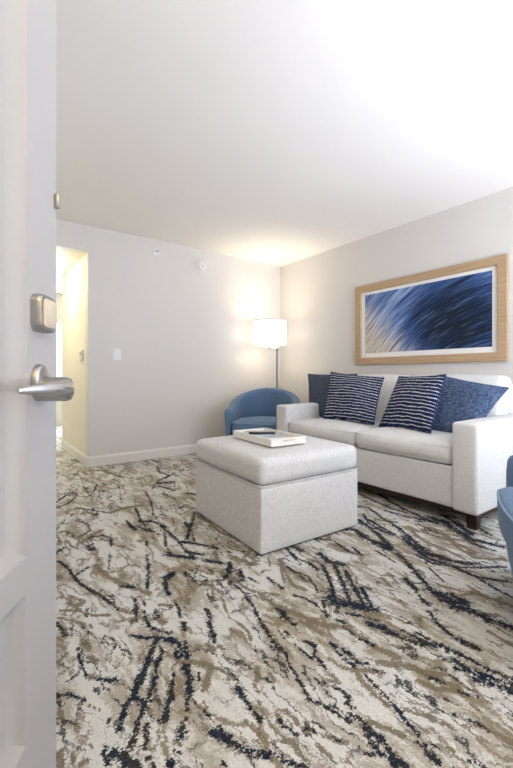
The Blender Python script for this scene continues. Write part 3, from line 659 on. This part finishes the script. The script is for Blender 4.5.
pillow('throw_pillow', 'plain denim blue throw pillow slumped against the near sofa arm', 'pillow',
       PIL[3], .07, M['denim'], M['denim'], G)
pillow('throw_pillow', 'navy striped throw pillow leaning on the plain denim blue pillow', 'pillow',
       PIL[2], .07, M['stripe_b'], M['navy'], G)

# ------------------------------------------------------------------ ottoman and tray
def build_ottoman():
    x0, x1, y0, y1 = 1.226, 1.950, 1.588, 2.372; ox, oy = (x0 + x1) / 2, (y0 + y1) / 2
    hx, hy = (x1 - x0) / 2, (y1 - y0) / 2
    o = thing('ottoman', 'square oatmeal linen storage ottoman with the white tray on it', 'ottoman', (ox - .006, oy - .028, 0), math.radians(-2.8))
    bm = new(); soft_box(bm, -hx, hx, -hy, hy,   .008, .350, .012, (.006, .006, 0)); obj('body', bm, M['linen2'], o)
    bm = new(); soft_box(bm, -hx - .004, hx + .004, -hy - .004, hy + .004,   .353, .500, .040, (.012, .012, .022)); lid = obj('cushion_lid', bm, M['linen2'], o)
    bm = new(); tube(bm, rrect(-hx - .002, hx + .002, -hy - .002, hy + .002,   .03, .356), .004, 6, True); obj('piping', bm, M['linen2'], lid)
    bm = new(); box(bm, -hx + .02, hx - .02, -hy + .02, hy - .02, 0, .012); obj('base_plinth', bm, M['darkwood'], o)
build_ottoman()

TRX, TRY, TRZ, TRR = 1.518, 1.925, .5235, math.radians(-4)
def build_tray():
    hx, hy, h, t = .128, .225, .040, .012
    tr = thing('serving_tray', 'white lacquered rectangular tray with raised rim on the ottoman', 'tray', (TRX, TRY, TRZ), TRR)
    bm = new(); box(bm, -hx + .002, hx - .002, -hy + .002, hy - .002, 0, .010); obj('tray_base', bm, M['lacquer'], tr)
    bm = new()
    outer = rrect(-hx, hx, -hy, hy, .012, 0); inner = rrect(-hx + t, hx - t, -hy + t, hy - t, .006, 0)
    loft(bm, [[(x, y, 0) for x, y, _ in outer], [(x, y, h) for x, y, _ in outer], [(x, y, h) for x, y, _ in inner], [(x, y, .008) for x, y, _ in inner]], cap=False)
    obj('rim', bm, M['lacquer'], tr)
    for s in (-1, 1):
        bm = new(); box(bm, -.045, .045, s * (hy - t / 2) - .009, s * (hy - t / 2) + .009, .024, .033, .003)
        hd = obj('handle', bm, M['beige'], tr); hd['label'] = 'beige handle grip'
def on_tray(bm): return bm
def flat(name, label, cat, x, y, rz, sx, sy, z0, z1, mat, bev=.002):
    bm = new(); box(bm, -sx / 2, sx / 2, -sy / 2, sy / 2, 0, z1 - z0, bev)
    o = obj(name, bm, mat); c, s = math.cos(TRR), math.sin(TRR)
    o.location = (TRX + c * x - s * y, TRY + s * x + c * y, TRZ + z0); o.rotation_euler = (0, 0, TRR + rz)
    return tag(o, label, cat)
build_tray()
flat('notebook', 'grey notebook lying in the far half of the white tray', 'notebook', -.008, .09, .05, .185, .17, .0105, .030, M['greycover'])
flat('card', 'white card sheet lying in the near half of the white tray', 'card',   .005, -.11, -.25, .15, .12, .0105, .0135, M['paper'], .0005)
pen = flat('remote_control', 'slim black remote control lying across the grey notebook in the tray', 'remote', -.012, .045, -.50, .17, .030, .0305, .0445, M['black'], .004)
for k in range(8):
    bm = new(); lathe(bm, [(.0038, 0), (.0038, .002)], 10, (-.07 + .016 * k, (-.007 if k % 2 else .007), .0142))
    obj('button', bm, M['greycover'], pen)

# ------------------------------------------------------------------ tub armchairs
def build_chair(label, loc, rz):
    t = thing('tub_chair', label, 'armchair', loc, rz, 'blue tub armchairs')
    a, yf, yb = .352, -.248, .0
    path = []; n1, n2 = 8, 24
    for k in range(n1): path.append((Vector((a, yf + (yb - yf) * k / n1, 0)), Vector((1, 0, 0))))
    for k in range(n2 + 1):
        th = PI * k / n2; path.append((Vector((a * math.cos(th), yb + .36 * math.sin(th), 0)), Vector((math.cos(th), math.sin(th), 0))))
    for k in range(n1 - 1, -1, -1): path.append((Vector((-a, yf + (yb - yf) * k / n1, 0)), Vector((-1, 0, 0))))
    m = len(path)
    def height(i):
        f = 1 - abs(2 * i / (m - 1) - 1); f = min(1, max(0, (f - .03) / .92))
        return .565 + (.775 - .565) * (.75 * f * f * (3 - 2 * f) + .25 * f)
    def section(p, n, h, s=1., adv=0.):
        out = []
        for o_, z in ((-.022, .125), (.012, .22), (.030, .34), (.040, h - .06), (.038, h - .025), (.026, h - .006), (.008, h), (-.010, h), (-.028, h - .006), (-.040, h - .025), (-.042, h - .06), (-.036, .46), (-.030, .30), (-.03, .125)):
            zz = .34 + (z - .34) * (1 if s == 1 else .5 + .5 * s)
            out.append(p + n * o_ * s + Vector((0, adv, zz)))
        return out
    rings = []
    for i, (p, n) in enumerate(path):
        h = height(i)
        if i == 0:
            for s, ad in ((.45, -.028), (.8, -.022), (.95, -.012)): rings.append(section(p, n, h, s, ad))
        rings.append(section(p, n, h))
        if i == m - 1:
            for s, ad in ((.95, -.012), (.8, -.022), (.45, -.028)): rings.append(section(p, n, h, s, ad))
    bm = new(); loft(bm, rings); obj('curved_back', bm, M['blue_chair'], t, 60)
    # D shaped outline of seat: bowed front, round back
    def outline(w, front, back, r=.05):
        pts = []
        for k in range(13): x = -w + r + (2 * w - 2 * r) * k / 12; pts.append((x, front - .035 * (1 - (x / w) ** 2)))
        for k in range(1, 6): th = -PI / 2 + PI / 2 * k / 6; pts.append((w - r + r * math.cos(th), front + r + r * math.sin(th)))
        for k in range(0, 21): th = PI * k / 20; pts.append((w * math.cos(th), .0 + back * math.sin(th)))
        for k in range(1, 6): th = PI + PI / 2 * k / 6; pts.append((-w + r + r * math.cos(th), front + r + r * math.sin(th)))
        return pts
    def stack(out, layers, cy=-.05):
        bm = new(); loft(bm, [[(x * s, cy + (y - cy) * s, z) for x, y in out] for z, s in layers]); return bm
    cush = outline(.302, -.315, .30)
    se = obj('seat_cushion', stack(cush, [(.300, .96), (.312, .99), (.345, 1.005), (.395, 1.005), (.418, .995), (.432, .975), (.440, .93), (.448, .75), (.453, .45), (.455, .1)]), M['blue_chair'], t, 60)
    bm = new(); tube(bm, [(x * .992, -.05 + (y + .05) * .992, .424) for x, y in cush], .0055, 8, True); obj('piping', bm, M['blue_pipe'], se)
    base = outline(.325, -.295, .31, .06)
    obj('base', stack(base, [(.095, .86), (.105, .885), (.20, .95), (.29, .985), (.301, .975)]), M['blue_chair'], t, 60)
    for x, y in ((.22, -.22), (-.22, -.22), (.2, .2), (-.2, .2)):
        bm = new(); lathe(bm, [(.013, 0), (.015, .004), (.022, .10), (.022, .11)], 16, (x, y, 0)); obj('leg', bm, M['darkwood'], t)
    return t
first = build_chair('blue tub armchair in the far corner under the floor lamp', (2.665, 3.43, 0), math.radians(-48))
second = first.copy(); C.objects.link(second)
for ch in list(first.children):
    c = ch.copy(); C.objects.link(c); c.parent = second
    for g in list(ch.children):
        d = g.copy(); C.objects.link(d); d.parent = c
second.location = CH2[:3]; second.rotation_euler = (0, 0, math.radians(CH2[3]))
second['label'] = 'blue tub armchair cut off by the right edge beside the near sofa arm'

# ------------------------------------------------------------------ floor lamp
def build_lamp():
    px, py = 3.112, 3.755; sx, sy = 3.042 - px, 3.807 - py
    t = thing('floor_lamp', 'lit floor lamp with white drum shade in the far corner', 'lamp', (px, py, 0))
    bm = new(); lathe(bm, [(.001, 0), (.13, 0), (.132, .008), (.125, .018), (.03, .024), (.014, .03)], 40); obj('base', bm, M['nickel'], t)
    bm = new(); tube(bm, [(0, 0, .022), (0, 0, 1.255)], .0105, 16); lathe(bm, [(.014, 1.235), (.017, 1.24), (.017, 1.275), (.012, 1.285)], 18); obj('pole', bm, M['pole'], t)
    u = Vector((sx, sy, 0))
    bm = new(); tube(bm, [Vector((0, 0, 1.262)), u * .5 + Vector((0, 0, 1.262)), u + Vector((0, 0, 1.262))], .008, 10)
    lathe(bm, [(.016, 1.25), (.018, 1.256), (.018, 1.30), (.012, 1.31), (.012, 1.40)], 18, (sx, sy, 0)); arm = obj('swing_arm', bm, M['nickel'], t)
    bm = new(); tube(bm, [u + Vector((0, 0, 1.275)), u * 1.9 + Vector((0, 0, 1.272))], [.006, .004], 8); obj('switch', bm, M['nickel'], arm)
    bm = new(); lathe(bm, [(.012, 1.40), (.02, 1.42), (.031, 1.46), (.028, 1.49), (.012, 1.51), (.001, 1.512)], 20, (sx, sy, 0)); obj('bulb', bm, M['bulb'], t)
    bm = new(); R = .200; z0, z1 = 1.306, 1.606
    rings = [[(sx + r * math.cos(2 * PI * k / 56), sy + r * math.sin(2 * PI * k / 56), z) for k in range(56)] for r, z in ((R, z0), (R, z1), (R - .003, z1), (R - .003, z0))]
    loft(bm, rings, closed=True); sh = obj('lamp_shade', bm, M['shade'], t)
    for z in (z0 + .004, z1 - .004):
        bm = new(); rings = [[(sx + r * math.cos(2 * PI * k / 56), sy + r * math.sin(2 * PI * k / 56), zz) for k in range(56)] for r, zz in ((R + .0005, z - .007), (R + .0025, z - .006), (R + .0025, z + .006), (R + .0005, z + .007))]
        loft(bm, rings, closed=True); e = obj('trim_band', bm, M['paper'], sh)
    bm = new()
    for k in range(3):
        q = 2 * PI * k / 3 + .4; tube(bm, [u + Vector((0, 0, 1.39)), u + Vector(((R - .003) * math.cos(q), (R - .003) * math.sin(q), 1.39))], .002, 6)
    obj('spider', bm, M['nickel'], sh)
    return px + sx, py + sy
lx, ly = build_lamp()

# ------------------------------------------------------------------ framed artwork
def build_art():
    y0, y1, z0, z1 = 1.304, 2.83, 1.043, 1.906; yc, zc = (y0 + y1) / 2, (z0 + z1) / 2
    a = thing('framed_artwork', 'wide pale oak frame holding a blue feathery abstract print', 'picture', (RX, yc, zc))
    hy, hz = (y1 - y0) / 2, (z1 - z0) / 2
    def frame_ring(iy, iz, prof):
        bm = new(); rings = []
        for i, d in prof:
            rings.append([(d, -hy + i * iy, -hz + i * iz), (d, hy - i * iy, -hz + i * iz), (d, hy - i * iy, hz - i * iz), (d, -hy + i * iy, hz - i * iz)])
        loft(bm, rings, cap=False); return bm
    obj('frame', frame_ring(1, 1, [(0, -.002), (0, -.034), (.003, -.037), (.070, -.037), (.074, -.034), (.074, -.012)]), M['oak'], a, 25)
    bm = new(); box(bm, -.014, -.004, -hy + .06, hy - .06, -hz + .06, hz - .06); obj('mat_board', bm, M['paper'], a, 20)
    y2, y3, zz0, zz1 = 1.423 - yc, 2.707 - yc, 1.166 - zc, 1.799 - zc
    bm = new(); uvl = bm.loops.layers.uv.new('UVMap')
    vs = [bm.verts.new(p) for p in ((-.0165, y3, zz0), (-.0165, y2, zz0), (-.0165, y2, zz1), (-.0165, y3, zz1))]
    f = bm.faces.new(vs)
    for lp, uv in zip(f.loops, ((0, 0), (1, 0), (1, 1), (0, 1))): lp[uvl].uv = uv
    ex = bmesh.ops.extrude_face_region(bm, geom=[f])
    for v in [g for g in ex['geom'] if isinstance(g, bmesh.types.BMVert)]: v.co.x += .0022
    obj('print', bm, M['print'], a, 20)
build_art()

# ------------------------------------------------------------------ small fittings on the walls
def build_switch():
    s = thing('light_switch', 'white double light switch plate on the grey back wall', 'switch', (1.267, BY, 1.148))
    bm = new(); rings = []
    for k, d in ((1, 0), (1, -.004), (.95, -.007)): rings.append([(x * k, d, y * k) for x, y, _ in rrect(-.042, .042, -.060, .060, .006, 0)])
    loft(bm, rings); obj('plate', bm, M['white'], s)
    for sx in (-.02, .02):
        bm = new(); box(bm, sx - .014, sx + .014, -.011, -.006, -.032, .032, .002); obj('rocker', bm, M['white'], s)
build_switch()
def build_thermostat():
    t = thing('thermostat', 'small white thermostat on the cream hallway wall', 'thermostat', (HX, 4.41, 1.14))
    bm = new(); rings = []
    for k, d in ((1, 0), (1, -.016), (.94, -.022)): rings.append([(d, x * k, y * k) for x, y, _ in rrect(-.05, .05, -.058, .058, .008, 0)])
    loft(bm, rings); obj('housing', bm, M['white'], t)
    bm = new(); box(bm, -.025, -.021, -.03, .03, .0, .035, .001); sc = obj('screen', bm, M['greycover'], t); sc['label'] = 'grey display'
    bm = new(); lathe(bm, [(.012, 0), (.012, -.006), (.009, -.008)], 18, (-.021, 0, -.028), 'x'); obj('dial', bm, M['beige'], t)
build_thermostat()
def build_sprinkler():
    s = thing('fire_sprinkler', 'small round sidewall sprinkler near the top of the back wall', 'sprinkler', (1.697, BY, 2.308))
    bm = new(); lathe(bm, [(.040, .004), (.040, -.004), (.032, -.010), (.020, -.012)], 28, (0, 0, 0), 'y'); obj('escutcheon', bm, M['white'], s)
    bm = new(); lathe(bm, [(.010, -.011), (.010, -.03), (.006, -.034), (.004, -.05)], 16, (0, 0, 0), 'y')
    for sx in (-1, 1): tube(bm, [(sx * .009, -.028, 0), (sx * .012, -.04, 0), (sx * .003, -.052, 0)], .002, 6)
    obj('nozzle', bm, M['nickel'], s)
    bm = new(); lathe(bm, [(.014, -.051), (.014, -.054)], 18, (0, 0, 0), 'y'); obj('deflector', bm, M['steel'], s)
build_sprinkler()
def build_detector():
    s = thing('smoke_detector', 'white round domed smoke detector high on the back wall', 'detector', (2.265, BY, 2.236))
    bm = new(); lathe(bm, [(.064, 0), (.064, -.012), (.058, -.016)], 36, (0, 0, 0), 'y'); obj('mounting_base', bm, M['white'], s)
    bm = new(); lathe(bm, [(.054, -.014), (.054, -.034), (.048, -.046), (.030, -.054), (.001, -.056)], 36, (0, 0, 0), 'y'); dm = obj('dome', bm, M['white'], s)
    bm = new(); lathe(bm, [(.009, -.052), (.009, -.060), (.006, -.062)], 16, (0, 0, .0), 'y'); obj('test_button', bm, M['greycover'], dm)
build_detector()

def ceiling_fixture(label, x, y, z, r):
    t = thing('ceiling_light', label, 'light', (x, y, z), 0)
    bm = new(); lathe(bm, [(r, 0), (r, -.02), (r * .94, -.028)], 36); obj('trim_ring', bm, M['white'], t)
    bm = new(); lathe(bm, [(r * .9, -.026), (r * .85, -.05), (r * .5, -.068), (.001, -.072)], 36); obj('diffuser', bm, M['diffuser'], t)
ceiling_fixture('round flush ceiling light above the entry door', -.08, -.62, CZ, .17)
ceiling_fixture('round flush ceiling light in the hallway', .45, 4.85, HZ, .12)

# ------------------------------------------------------------------ light
def lamp(name, kind, loc, power, col, rot=(0, 0, 0), **kw):
    l = bpy.data.lights.new(name, kind); l.energy = power; l.color = col
    for k, v in kw.items(): setattr(l, k, v)
    o = bpy.data.objects.new(name, l); C.objects.link(o); o.location = loc; o.rotation_euler = rot
    return o
lamp('window_daylight', 'AREA', ((WX0 + WX1) / 2, FY - .16, (WZ0 + WZ1) / 2), L['win'], (.83, .89, 1.0), (PI / 2, 0, 0), shape='RECTANGLE', size=WX1 - WX0 - .1, size_y=WZ1 - WZ0 - .1)
lamp('added_ceiling_fill', 'AREA', ((WX0 + WX1) / 2, FY - .75, .35), L['ceil_fill'], (.76, .83, 1.0), (math.radians(120), 0, 0), shape='RECTANGLE', size=2.6, size_y=1.0)  # added fill light, aimed up through the window to brighten the ceiling
lamp('far_window_daylight', 'AREA', ((VX0 + VX1) / 2, 8.16, (VZ0 + VZ1) / 2), L['far'], (.80, .88, 1.0), (-PI / 2, 0, 0), shape='RECTANGLE', size=.95, size_y=1.1)
lamp('lamp_bulb_light', 'POINT', (lx, ly, 1.50), L['lamp'], (1.0, .85, .64), shadow_soft_size=.05)
lamp('lamp_added_uplight', 'SPOT', (lx, ly, 1.47), L['spot'], (1.0, .88, .68), (PI, 0, 0), shadow_soft_size=.04, spot_size=math.radians(104), spot_blend=1.0)  # added upward spot to strengthen the ceiling glow; the lamp has no reflector
lamp('hall_ceiling_light', 'POINT', (.45, 4.85, HZ - .12), L['hall'], (1.0, .87, .60), shadow_soft_size=.08)
lamp('entry_ceiling_light', 'POINT', (-.08, -.62, CZ - .14), L['entry'], (1.0, .74, .34), shadow_soft_size=.12)

w = bpy.data.worlds.new('World'); bpy.context.scene.world = w; w.use_nodes = True
bg = w.node_tree.nodes['Background']; sky = w.node_tree.nodes.new('ShaderNodeTexSky')
bg.inputs[0].default_value = (.78, .88, 1.0, 1); bg.inputs[1].default_value = L['world']
w.node_tree.nodes.remove(sky)

# ------------------------------------------------------------------ camera
cam = bpy.data.cameras.new('camera'); co = bpy.data.objects.new('camera', cam); C.objects.link(co)
cam.sensor_fit = 'HORIZONTAL'; cam.sensor_width = 36; cam.lens = 36 * 389 / 513; cam.shift_y = -9 / 513; cam.clip_start = .02
co.location = (0, 0, .93); co.rotation_euler = (PI / 2, 0, -math.atan2(.5967, .8025))
sc = bpy.context.scene; sc.camera = co
sc.view_settings.view_transform = 'Standard'; sc.view_settings.look = 'None'; sc.view_settings.gamma = 1; sc.view_settings.exposure = L['exp']
sc.cycles.use_denoising = True; sc.cycles.max_bounces = 10; sc.cycles.diffuse_bounces = 6; sc.cycles.sample_clamp_indirect = 8
